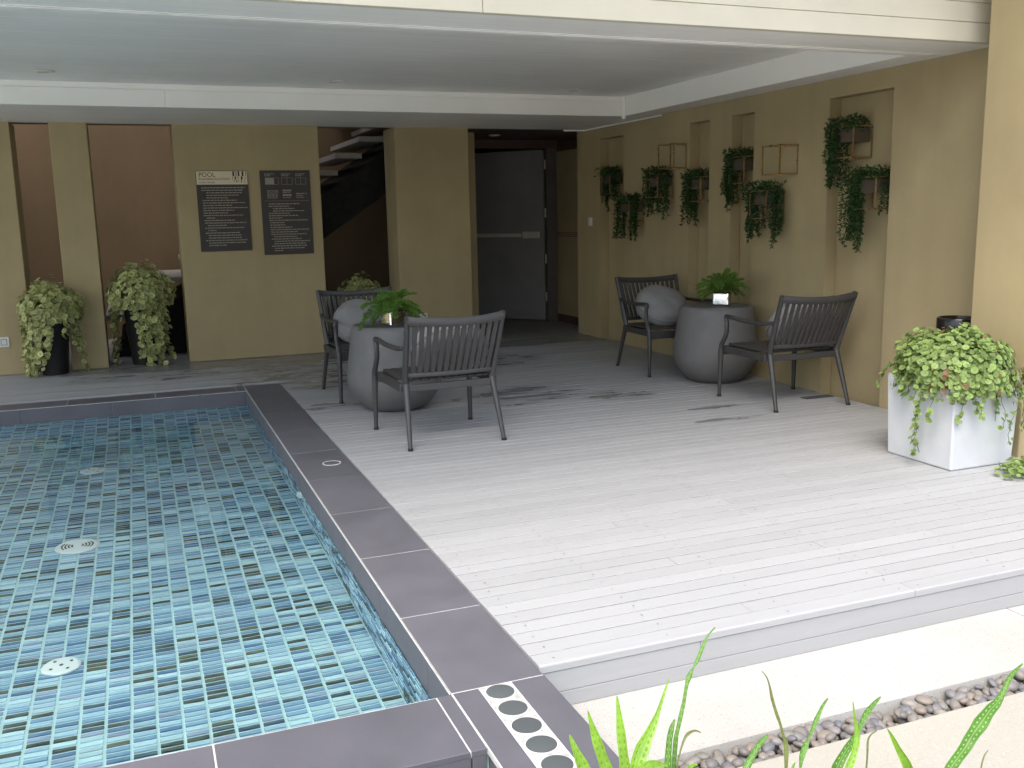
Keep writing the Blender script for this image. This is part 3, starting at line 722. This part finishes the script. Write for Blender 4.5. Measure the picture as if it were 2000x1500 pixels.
# --- black pots with round-leaved trailing plants
def trailing(e, mat, cx, cy, zt, rx, ry, rz_, n, leaf, vines, zrange, elong=1.0, clip=None):
    fo = MB()
    for _ in range(n):
        a_ = U(0, 6.283); b_ = math.asin(U(-.25, 1)); k_ = U(.72, 1.02)
        dx_, dy_, dz_ = math.cos(a_) * math.cos(b_), math.sin(a_) * math.cos(b_), math.sin(b_)
        lump = 1 + .10 * math.sin(3 * a_ + 1.3) + .08 * math.sin(5 * b_ + 2 * a_)
        p = Vector((cx + dx_ * rx * k_ * lump, cy + dy_ * ry * k_ * lump, zt + dz_ * rz_ * k_ * lump))
        if clip and not clip(p): continue
        fo.disc_leaf(p, (dx_ + U(-.6, .6), dy_ + U(-.6, .6) - .25, dz_ + U(-.2, .9)), leaf * U(.5, 1.25), elong=elong)
    sm = MB()
    for vx, vy, ln in vines:
        p = Vector((vx, vy, zt + rz_ * .2)); pts = [p.copy()]; dr = Vector((vx - cx, vy - cy, 0)).normalized() * .03
        steps = int(ln / .022)
        for i in range(steps):
            p = p + Vector((U(-.012, .012), U(-.010, .010), -.022)) + dr * (.25 if i < 4 else 0)
            if clip and not clip(p): break
            pts.append(p.copy())
            if rnd() < .96 - .35 * i / steps:
                for sg in (-1, 1):
                    nn = Vector((vx - cx, vy - cy, .1)).normalized() + Vector((U(-.7, .7), U(-.7, .7), U(-.3, .5)))
                    fo.disc_leaf(p + Vector((U(-1, 1), U(-1, 1), U(-.5, .5))) * leaf * .9, nn, leaf * U(.65, 1.1), elong=elong)
        if len(pts) > 2: sm.tube(pts, .0016, 4)
    if sm.v: sm.build('vine', 'stem', e)
    return fo
def black_pot(x, y, lab, h, r0, r1, n, vines, rx, rz_, name='potted_plant', ox=0.0):
    e = empty(name, (x, y, 0)); tag(e, lab, 'potted plant', 'variegated plants in black pots by the wall gaps')
    MB().lathe([(r0, .002), (r0 * 1.01, .01), (r1 * .98, h - .05), (r1, h - .045), (r1 * 1.04, h - .04), (r1 * 1.04, h), (r1 * .95, h), (r1 * .93, h - .03)], 0, 0, 32, False).build('pot', 'black', e, True)
    MB().lathe([(r1 * .95, h - .032), (.001, h - .028)], 0, 0, 24, False).build('soil', 'soil', e)
    f_ = trailing(e, 'leafvar', ox, -.02, h + .03, rx, rx * .8, rz_, n, .023, vines, None, 1.15).build('foliage', 'leafvar', e); f_['kind'] = 'stuff'
def ring_vines(r, spec): return [(r * math.cos(math.radians(a)), r * math.sin(math.radians(a)), l) for a, l in spec]
random.seed(21)
black_pot(-.735, 9.16, 'black pot with pale green variegated trailing plant standing before a wall pier', .50, .105, .15, 950,
          ring_vines(.19, [(180, .5), (190, .62), (200, .58), (212, .66), (222, .55), (232, .60), (242, .45), (250, .42), (258, .36), (264, .52), (272, .3), (300, .25), (330, .5), (345, .66), (352, .35), (160, .5), (205, .4), (228, .4), (238, .5), (246, .34)]), .255, .28)
black_pot(.0, 9.43, 'black pot with pale green variegated trailing plant in the gap beside the signs', .58, .105, .155, 1100,
          ring_vines(.19, [(180, .30), (192, .34), (205, .25), (255, .25), (270, .62), (276, .58), (283, .66), (290, .62), (297, .70), (304, .66), (311, .72), (318, .66), (326, .68), (334, .62), (342, .6), (350, .55), (280, .7), (300, .55), (308, .6), (186, .66), (177, .7), (322, .5)]), .285, .31)
black_pot(2.09, 9.62, 'dim potted variegated plant in the dark gap under the stairs', .42, .10, .15, 420, ring_vines(.18, [(250, .3), (270, .35), (290, .3), (310, .3)]), .245, .27)

# --- white cube planter
random.seed(5)
e = empty('cube_planter', (3.871, 3.697, 0)); tag(e, 'white square planter overflowing with round pale green leaves beside the column', 'planter')
w0, w1, h = .201, .218, .435
pb = MB().add([(-w0, -w0 * 1.08, .001), (w0, -w0 * 1.08, .001), (w0, w0 * 1.08, .001), (-w0, w0 * 1.08, .001), (-w1, -w1 * 1.05, h), (w1, -w1 * 1.05, h), (w1, w1 * 1.05, h), (-w1, w1 * 1.05, h),
               (-w1 + .02, -w1 + .02, h), (w1 - .02, -w1 + .02, h), (w1 - .02, w1 - .02, h), (-w1 + .02, w1 - .02, h), (-w1 + .025, -w1 + .025, h - .04), (w1 - .025, -w1 + .025, h - .04), (w1 - .025, w1 - .025, h - .04), (-w1 + .025, w1 - .025, h - .04)],
              [(3, 2, 1, 0), (0, 1, 5, 4), (1, 2, 6, 5), (2, 3, 7, 6), (3, 0, 4, 7), (4, 5, 9, 8), (5, 6, 10, 9), (6, 7, 11, 10), (7, 4, 8, 11), (8, 9, 13, 12), (9, 10, 14, 13), (10, 11, 15, 14), (11, 8, 12, 15), (12, 13, 14, 15)])
pb.build('box', 'planter', e, bevel=.012, seg=3)
vin = [(-.235, -.06, .46), (-.235, -.05, .44), (-.24, .05, .18), (-.235, -.14, .26), (-.20, -.24, .28), (-.12, -.25, .20), (-.05, -.25, .14), (.02, -.255, .30), (.03, -.25, .47), (.11, -.25, .14), (.15, -.255, .38), (.17, -.255, .34), (.20, -.25, .42), (.21, -.24, .22), (-.245, .12, .10), (-.16, -.26, .12), (-.225, -.2, .16), (-.09, -.26, .23)]
clipf = lambda p: p.x < .30 and not (abs(p.x) < .225 and abs(p.y) < .232 and p.z < h)
for _ in range(60):
    t_ = rnd(); px_, py_ = (-.24, U(-.25, .2)) if rnd() < .45 else (U(-.24, .22), -.255)
    vin.append((px_, py_, U(.07, .15)))
fo = trailing(e, 'leafround', 0, -.02, h + .02,   .285, .29, .225, 3300, .0140, vin, None, 1.05, clipf)
# 300 of the leaves that show largest are parts of their own, the rest one mass
lm = MB(); lm.disc_leaf((0, 0, 0), (0, 0, 1), 1.0); lme = lm.mesh('leaf', 'leafround', True)
nl = 0; tries = 0
while nl < 300 and tries < 4000:
    tries += 1
    a_ = U(math.radians(150), math.radians(310)); b_ = math.asin(U(-.15, .95)); k_ = U(.98, 1.07)
    dx_, dy_, dz_ = math.cos(a_) * math.cos(b_), math.sin(a_) * math.cos(b_), math.sin(b_)
    lump = 1 + .10 * math.sin(3 * a_ + 1.3) + .08 * math.sin(5 * b_ + 2 * a_)
    p = Vector((dx_ * .285 * k_ * lump, -.02 + dy_ * .29 * k_ * lump, h + .02 + dz_ * .225 * k_ * lump))
    if not clipf(p): continue
    o = link('leaf', lme, e); o.location = p; r_ = .0150 * U(.55, 1.2); o.scale = (r_ * 1.05, r_, r_)
    o.rotation_euler = Vector((dx_ + U(-.5, .5), dy_ + U(-.5, .5) - .3, dz_ + U(-.1, .8))).to_track_quat('Z', 'Y').to_euler(); nl += 1
f_ = fo.build('foliage', 'leafround', e); f_['kind'] = 'stuff'
core = MB().lathe([(.001, h - .035), (.19, h - .035), (.20, h + .06), (.15, h + .15), (.001, h + .19)], 0, -.02, 20).build('root_mass', 'soil', e, True)
# the trailing clump that has rooted on the deck
e = empty('trailing_clump', (4.02, 3.27, 0)); tag(e, 'small clump of round green leaves on the deck at the white planter foot', 'plant')
fo = MB()
for _ in range(420):
    a_ = U(0, 6.283); k_ = U(0, 1) ** .6; z_ = U(.006, .085) * (1 - .6 * k_)
    fo.disc_leaf((.24 * k_ * math.cos(a_), .15 * k_ * math.sin(a_), z_ + .012), (U(-.7, .7), U(-.8, .4), 1), .014 * U(.7, 1.2), elong=1.1)
f_ = fo.build('foliage', 'leafround', e); f_['kind'] = 'stuff'
# --- black ash bin
e = empty('ash_bin', (4.345, 4.13, .0012)); tag(e, 'glossy black round ash bin with grey sand behind the white planter', 'bin')
MB().lathe([(.108, 0), (.112, .01), (.112, .60), (.118, .605), (.118, .66), (.114, .668), (.104, .668), (.102, .645)], 0, 0, 40, False).build('body', 'blackgloss', e, True)
MB().lathe([(.103, .645), (.05, .652), (.001, .650)], 0, 0, 32, False).build('sand', 'sand', e, True)
MB().tube([(.045, -.06, .645), (.05, -.065, .70)], .004, 6).build('stub', 'plastic', e)

# --- brass cube shelves on the niche wall
def cube_frame(Y, Z, X, lab, planted):
    e = empty('wall_planter' if planted else 'wall_ornament', (X, Y, Z)); tag(e, lab, 'wall planter' if planted else 'wall frame', 'brass cube frames on the niche wall')
    a, d, r_ = .20, .158, .0043
    c_ = [(-d, 0, 0), (-.003, 0, 0), (-.003, a, 0), (-d, a, 0)]
    for z in (0, -a):
        for i in range(4):
            p, q_ = c_[i], c_[(i + 1) % 4]; MB().box(min(p[0], q_[0]) - r_, max(p[0], q_[0]) + r_, min(p[1], q_[1]) - r_, max(p[1], q_[1]) + r_, z - r_, z + r_).build('bar', 'brass', e)
    for p in c_: MB().box(p[0] - r_ * .98, p[0] + r_ * .98, p[1] - r_ * .98, p[1] + r_ * .98, -a + r_, -r_).build('bar', 'brass', e)
    return e
def hang(e, bunches, seed):
    random.seed(seed); a, d = .20, .158
    MB().box(-d + .012, -.01, .012, a - .012, -.10, -.012).build('box', 'wood', e)
    fo = MB(); sm = MB()
    for _ in range(420):
        p = Vector((U(-d - .03, -.01), U(-.02, a + .05), U(-.03, .06))); fo.blade(p, (U(-1, .3), U(-1, 1), U(-.3, 1)), U(.022, .04), .013)
    for (x0, y0, spread, ln, n) in bunches:
        for k in range(n):
            p = Vector((x0 + U(-spread, spread), y0 + U(-spread, spread) * 1.1, U(-.005, .045))); L = ln * U(.55, 1.0); pts = [p.copy()]; i = 0
            out = Vector((U(-.5, .1), U(-.5, .5), 0))
            while L > 0:
                p = p + Vector((U(-.005, .005), U(-.005, .005), -.014)) + out * (.008 if i < 5 else 0); p.x = min(p.x, -.008)
                pts.append(p.copy()); L -= .014; i += 1
                for _ in range(4): fo.blade(p, (U(-1, .5), U(-1, 1), U(-.9, .25)), U(.018, .036), U(.009, .014))
            sm.tube(pts, .0012, 3)
    sm.build('vine', 'stem', e); f_ = fo.build('foliage', 'leafdark', e); f_['kind'] = 'stuff'
e = cube_frame(7.295, 1.862, XW, 'empty brass cube frame on the wall between the doorway niche and the paired slim niches', False)
e = cube_frame(5.79, 1.746, XW, 'empty brass cube frame on the wall beside the wide niche', False)
HG = [(8.618, 1.678, 1, 'brass wall planter with dark trailing plant in the niche by the light switch', [(-.10, .17, .035, .36, 12), (-.10, -.02, .03, .26, 7)]),
      (8.034, 1.396, 0, 'lowest brass wall planter with two dark trailing bunches beside the switch niche', [(-.12, .20, .045, .40, 13), (-.10, .0, .04, .36, 11)]),
      (7.508, 1.619, 0, 'brass wall planter with dark trailing plant under the far empty frame', [(-.12, .20, .045, .40, 13), (-.09, -.01, .035, .40, 9)]),
      (6.969, 1.574, 1, 'brass wall planter with trailing plant in the slim niche behind the far armchair', [(-.12, .20, .05, .40, 15)]),
      (6.359, 1.702, 1, 'brass wall planter with trailing plant in the slim niche above the table', [(-.12, .20, .055, .40, 18)]),
      (5.93, 1.432, 0, 'brass wall planter with two green trailing bunches under the near empty frame', [(-.12, .20, .05, .40, 15), (-.08, -.02, .05, .40, 13)]),
      (5.151, 1.823, 1, 'upper brass wall planter with trailing plant in the wide niche', [(-.12, .19, .055, .42, 20)]),
      (4.924, 1.488, 1, 'lower brass wall planter with long green trailing plant in the wide niche', [(-.13, .19, .06, .50, 22), (-.05, .0, .03, .3, 4)])]
for k, (Y, Z, inn, lab, b) in enumerate(HG): hang(cube_frame(Y, Z, XN if inn else XW, lab, True), b, 40 + k)

# --- switch and sockets
e = empty('light_switch', (XW, 9.167, 1.204)); tag(e, 'small white light switch on the niche wall beside the doorway', 'switch')
MB().box(-.010, .0, -.042, .042, -.042, .042).build('plate', 'plastic', e, bevel=.003); MB().box(-.015, -.0095, -.02, .02, -.025, .025).build('rocker', 'plastic', e, bevel=.002)
def socket(x, lab):
    e = empty('wall_socket', (x, YB, .283)); tag(e, lab, 'socket')
    MB().box(-.042, .042, -.010, 0, -.045, .045).build('plate', 'plastic', e, bevel=.003); MB().box(-.024, .024, -.0115, -.0095, -.026, .026).build('outlet', 'dark', e); MB().box(-.020, .020, -.013, -.011, -.022, .022).build('insert', 'plastic', e)
socket(2.672, 'white wall socket low on the pier behind the pool table chairs'); socket(-1.135, 'white wall socket low on the wall beside the potted plant')

# --- signs
def text(body, size, mat, parent, x, z, y=-.0135):
    cu = bpy.data.curves.new('lettering', 'FONT'); cu.body = body; cu.size = size; cu.extrude = .0004
    t_ = bpy.data.objects.new('t', cu); C.objects.link(t_); dg = bpy.context.evaluated_depsgraph_get()
    me = bpy.data.meshes.new_from_object(t_.evaluated_get(dg)); bpy.data.objects.remove(t_)
    me.materials.clear(); me.materials.append(M[mat]); me.transform(Matrix.Rotation(math.pi / 2, 4, 'X'))
    o = link('lettering', me, parent); o.location = (x, y, z); return o
def lines(e, rows, w, y=-.0136):
    q_ = MB()
    for x0, x1, z, hgt in rows:
        x = x0
        while x < x1:
            l = min(U(.012, .042), x1 - x)
            if l > .006: q_.box(x, x + l, y, y + .0006, z - hgt * U(.4, .5), z + hgt * U(.4, .5))
            x += l + .0055
    q_.build('small_print', 'signtext', e)['kind'] = 'stuff'
random.seed(3)
e = empty('rules_sign', (.797, YB, 1.378)); tag(e, 'dark pool rules sign with cream heading and piano key pattern', 'sign')
MB().box(-.23, .23, -.012, .0, -.366, .366).build('panel', 'signdark', e, bevel=.002)
MB().box(-.226, .226, -.013, -.0121, .242, .362).build('heading', 'signcream', e)
text('POOL', .056, 'signink', e, -.205, .312); text('RULES&REGULATIONS', .0275, 'signink', e, -.205, .283)
lines(e, [(-.205, -.06, .259, .010)], 0)
for k, (x0, wd, z0, z1) in enumerate([(.095, .016, .316, .36), (.121, .004, .316, .36), (.130, .003, .316, .36), (.142, .015, .316, .36), (.178, .016, .316, .36), (.212, .006, .316, .36),
                                      (.091, .004, .285, .314), (.112, .012, .285, .314), (.140, .005, .285, .314), (.168, .016, .285, .314), (.204, .004, .285, .314),
                                      (.104, .005, .262, .282), (.124, .008, .262, .282), (.146, .004, .262, .282), (.168, .007, .258, .282), (.198, .003, .250, .282)]):
    MB().box(x0, x0 + wd, -.0138, -.0128, z0, z1).build('key_bar', 'signink', e)
rows = []
for k, (x0, x1) in enumerate([(-.19, .20), (-.19, .18), (-.15, .17), (-.15, .14), (-.15, .04), (-.185, .12), (-.185, .19), (-.185, .08), (-.185, .21), (-.185, .09), (-.185, .04), (-.185, .17), (-.16, -.08), (-.18, .09), (-.18, .19), (-.155, .02), (-.18, .17), (-.155, -.08), (-.18, .13), (-.155, .14), (-.155, .15), (-.18, .19), (-.155, .18), (-.155, .0)]):
    rows.append((x0, x1, .213 - .0228 * k, .0085))
lines(e, rows, 0)
e = empty('depth_sign', (1.369, YB, 1.355)); tag(e, 'taller dark sign with small diagrams hanging next to the stair gap', 'sign')
MB().box(-.232, .232, -.012, .0, -.391, .391).build('panel', 'signdark', e, bevel=.002)
fr = MB()
for x0, x1, n_ in ((-.185, -.065, 3), (-.035, .065, 2), (.095, .19, 2)):
    for k in range(n_ + 1):
        x = x0 + (x1 - x0) * k / n_; fr.box(x - .0012, x + .0012, -.0136, -.0121, .262, .322)
    fr.box(x0 - .0012, x1 + .0012, -.0136, -.0122, .3208, .3232); fr.box(x0 - .0012, x1 + .0012, -.0136, -.0122, .2608, .2632)
MB().box(-.184, -.106, -.0132, -.0121, .2635, .3205).build('diagram_fill', 'signtext', e)
fr.box(-.205, .21, -.0136, -.0121, .109, .111); fr.build('diagram', 'signtext', e)
rows = [(-.19, -.10, .358, .008), (-.19, -.13, .342, .008), (-.035, .05, .358, .008), (-.035, .03, .342, .008), (.095, .18, .358, .008), (.095, .16, .342, .008)]
rows += [(-.175, -.07, .205 - .0115 * k, .005) for k in range(7)] + [(-.03, .05, .205, .018), (-.03, .04, .186, .006), (-.03, .05, .163, .018), (-.03, .05, .140, .007), (.095, .205, .176, .009), (.095, .155, .158, .008), (.095, .17, .141, .007)]
for k, (x0, x1) in enumerate([(-.165, .12), (-.17, .02), (-.13, .07), (-.13, .16), (-.17, .03), (-.17, .10), (-.17, -.05), (-.17, .19), (-.165, -.03), (-.165, -.02), (-.165, .04), (-.165, .20), (-.16, .09), (-.16, .17), (-.135, .08), (-.16, .12), (-.135, .20), (-.135, .16), (-.16, .17), (-.135, .15), (-.135, -.05)]): rows.append((x0, x1, .082 - .0218 * k, .0085))
lines(e, rows, 0)

# --- ferns in the bed by the path
random.seed(11)
def frond(e, base, pts, wid, mat, Y, lean=.10):
    P = [at_y(a, b, Y + lean * (1500 - b) / 300) for a, b in pts]
    sc_ = Y * 1.06 / FPX
    W_ = [w * sc_ for w in wid]
    b0 = Vector(base); last = P[-1]
    n_ = 7
    for i in range(1, n_ + 1):
        t_ = i / n_; P.append(last.lerp(b0, t_) + Vector((0, 0, -.06 * math.sin(math.pi * t_) * 0))); W_.append(W_[len(wid) - 1] * (1 - .8 * t_) + .003)
    # smooth resample
    Q, QW = [], []
    for i in range(len(P) - 1):
        p0, p1, p2, p3 = P[max(i - 1, 0)], P[i], P[i + 1], P[min(i + 2, len(P) - 1)]
        for j in range(5):
            t_ = j / 5; Q.append(.5 * ((2 * p1) + (p2 - p0) * t_ + (2 * p0 - 5 * p1 + 4 * p2 - p3) * t_ * t_ + (3 * p1 - p0 - 3 * p2 + p3) * t_ ** 3)); QW.append(W_[i] * (1 - t_) + W_[i + 1] * t_)
    Q.append(P[-1]); QW.append(W_[-1])
    q_ = MB(); uv = []; L = 0; tw = U(-.25, .25); ph = U(0, 6)
    for i, p in enumerate(Q):
        t_ = (Q[min(i + 1, len(Q) - 1)] - Q[max(i - 1, 0)]).normalized(); vd = (p - Vector((0, 0, HC))).normalized()
        sd_ = t_.cross(vd).normalized(); nr = sd_.cross(t_).normalized()
        sd_ = (sd_ * math.cos(tw) + nr * math.sin(tw)).normalized(); nr = sd_.cross(t_).normalized()
        if i: L += (p - Q[i - 1]).length
        w = QW[i] * .5 * (1 + .07 * math.sin(L * 90 + ph))
        for u, up in ((-1, .22), (-.5, .06), (0, 0), (.5, .06), (1, .22)):
            q_.v.append(tuple(p + sd_ * (u * w) - nr * (up * w) + nr * (.05 * w * math.sin(L * 110 + ph + u)))); uv.append((u, L))
    n5 = len(Q)
    q_.f = [(i * 5 + j, i * 5 + j + 1, (i + 1) * 5 + j + 1, (i + 1) * 5 + j) for i in range(n5 - 1) for j in range(4)]
    me = q_.mesh('frond', mat, True); ul = me.uv_layers.new(name='UVMap')
    for lp in me.loops: ul.data[lp.index].uv = uv[lp.vertex_index]
    o = link('frond', me); o.parent = e; o.matrix_parent_inverse = Matrix.Translation(-Vector(e.location))
def fern(base, lab, fr_):
    e = empty('fern', base); tag(e, lab, 'fern', 'wart ferns growing in the bed along the path')
    for pts, wid, mat, Y in fr_: frond(e, (base[0] + U(-.02, .02), base[1] + U(-.02, .02), base[2]), pts, wid, mat, Y)
B1 = at_y(1235, 1500, 1.44); B2 = at_y(1320, 1500, 1.50); B3 = at_y(1520, 1500, 1.46); B4 = at_y(1660, 1500, 1.46); B5 = at_y(1850, 1500, 1.40)
fern((B1.x, 1.42, -.15), 'lime green wart fern with upright pointed lobes beside the disc strip', [
    ([(1112, 1435), (1118, 1450), (1127, 1472), (1142, 1505), (1165, 1560)], [2, 11, 19, 27, 30], 'frondlime', 1.42),
    ([(1148, 1388), (1156, 1415), (1167, 1450), (1186, 1505), (1205, 1560)], [2, 12, 22, 29, 30], 'frondlime', 1.44),
    ([(1205, 1359), (1208, 1385), (1213, 1430), (1222, 1505), (1232, 1560)], [2, 11, 20, 26, 30], 'frondlime', 1.45),
    ([(1307, 1326), (1298, 1352), (1284, 1395), (1272, 1425), (1256, 1460), (1240, 1510)], [2, 6, 11, 20, 33, 28], 'frondlime', 1.43),
    ([(1304, 1496), (1282, 1492), (1262, 1500), (1246, 1530)], [3, 16, 24, 26], 'frondlime', 1.41)])
fern((B2.x, 1.50, -.15), 'wart fern with one tall slender twisted frond rising in front of the deck step', [
    ([(1318, 1405), (1312, 1422), (1307, 1450), (1304, 1505)], [3, 11, 15, 15], 'frondgreen', 1.50),
    ([(1397, 1225), (1382, 1243), (1372, 1265), (1362, 1290), (1354, 1305), (1346, 1322), (1341, 1340), (1335, 1375), (1326, 1415), (1320, 1445), (1316, 1505)], [2, 5, 8, 10, 4, 13, 8, 9, 10, 11, 10], 'frondgreen', 1.53),
    ([(1369, 1431), (1357, 1427), (1343, 1434), (1335, 1448), (1327, 1475), (1322, 1505)], [2, 5, 7, 5, 4, 4], 'frondbrown', 1.50),
    ([(1362, 1493), (1350, 1497), (1338, 1512)], [3, 9, 9], 'frondlime', 1.47)])
fern((B3.x, 1.48, -.15), 'wart fern with slim dull fronds standing over the pebble channel', [
    ([(1488, 1311), (1497, 1322), (1503, 1340), (1508, 1365), (1517, 1395), (1524, 1415), (1530, 1438), (1535, 1455), (1535, 1505)], [2, 3, 4, 8, 8, 6, 8, 12, 8], 'frondbrown', 1.50),
    ([(1500, 1434), (1490, 1446), (1476, 1466), (1456, 1508)], [2, 11, 15, 17], 'frondgreen', 1.47),
    ([(1617, 1364), (1606, 1380), (1595, 1405), (1584, 1432), (1579, 1443), (1573, 1458), (1566, 1478), (1562, 1508)], [3, 8, 12, 8, 5, 15, 13, 4], 'frondgreen', 1.50),
    ([(1553, 1489), (1549, 1498), (1545, 1515)], [2, 6, 8], 'frondgreen', 1.46)])
fern((B4.x, 1.46, -.15), 'wart fern with crossing green and lime fronds before the pale stone path', [
    ([(1720, 1361), (1708, 1373), (1694, 1391), (1683, 1412), (1672, 1437), (1650, 1470), (1632, 1508)], [3, 11, 15, 13, 14, 22, 26], 'frondgreen', 1.50),
    ([(1666, 1371), (1669, 1400), (1673, 1425), (1674, 1445), (1667, 1475), (1655, 1510)], [2, 7, 11, 14, 17, 20], 'frondlime', 1.46),
    ([(1712, 1428), (1702, 1434), (1695, 1448), (1694, 1475), (1691, 1508)], [2, 4, 5, 5, 5], 'frondbrown', 1.48),
    ([(1733, 1423), (1742, 1438), (1754, 1462), (1776, 1508)], [2, 9, 16, 26], 'frondlime', 1.45)])
fern((B5.x, 1.42, -.15), 'wart fern with one broad wavy warty frond leaning over the pale stone path', [
    ([(1998, 1296), (1984, 1309), (1971, 1326), (1960, 1350), (1948, 1372), (1933, 1388), (1914, 1415), (1898, 1438), (1884, 1462), (1868, 1484), (1852, 1510)], [3, 9, 13, 15, 20, 30, 35, 33, 27, 29, 24], 'frondgreen', 1.46),
    ([(1930, 1465), (1923, 1475), (1918, 1490), (1914, 1510)], [2, 4, 4, 4], 'frondbrown', 1.44)])
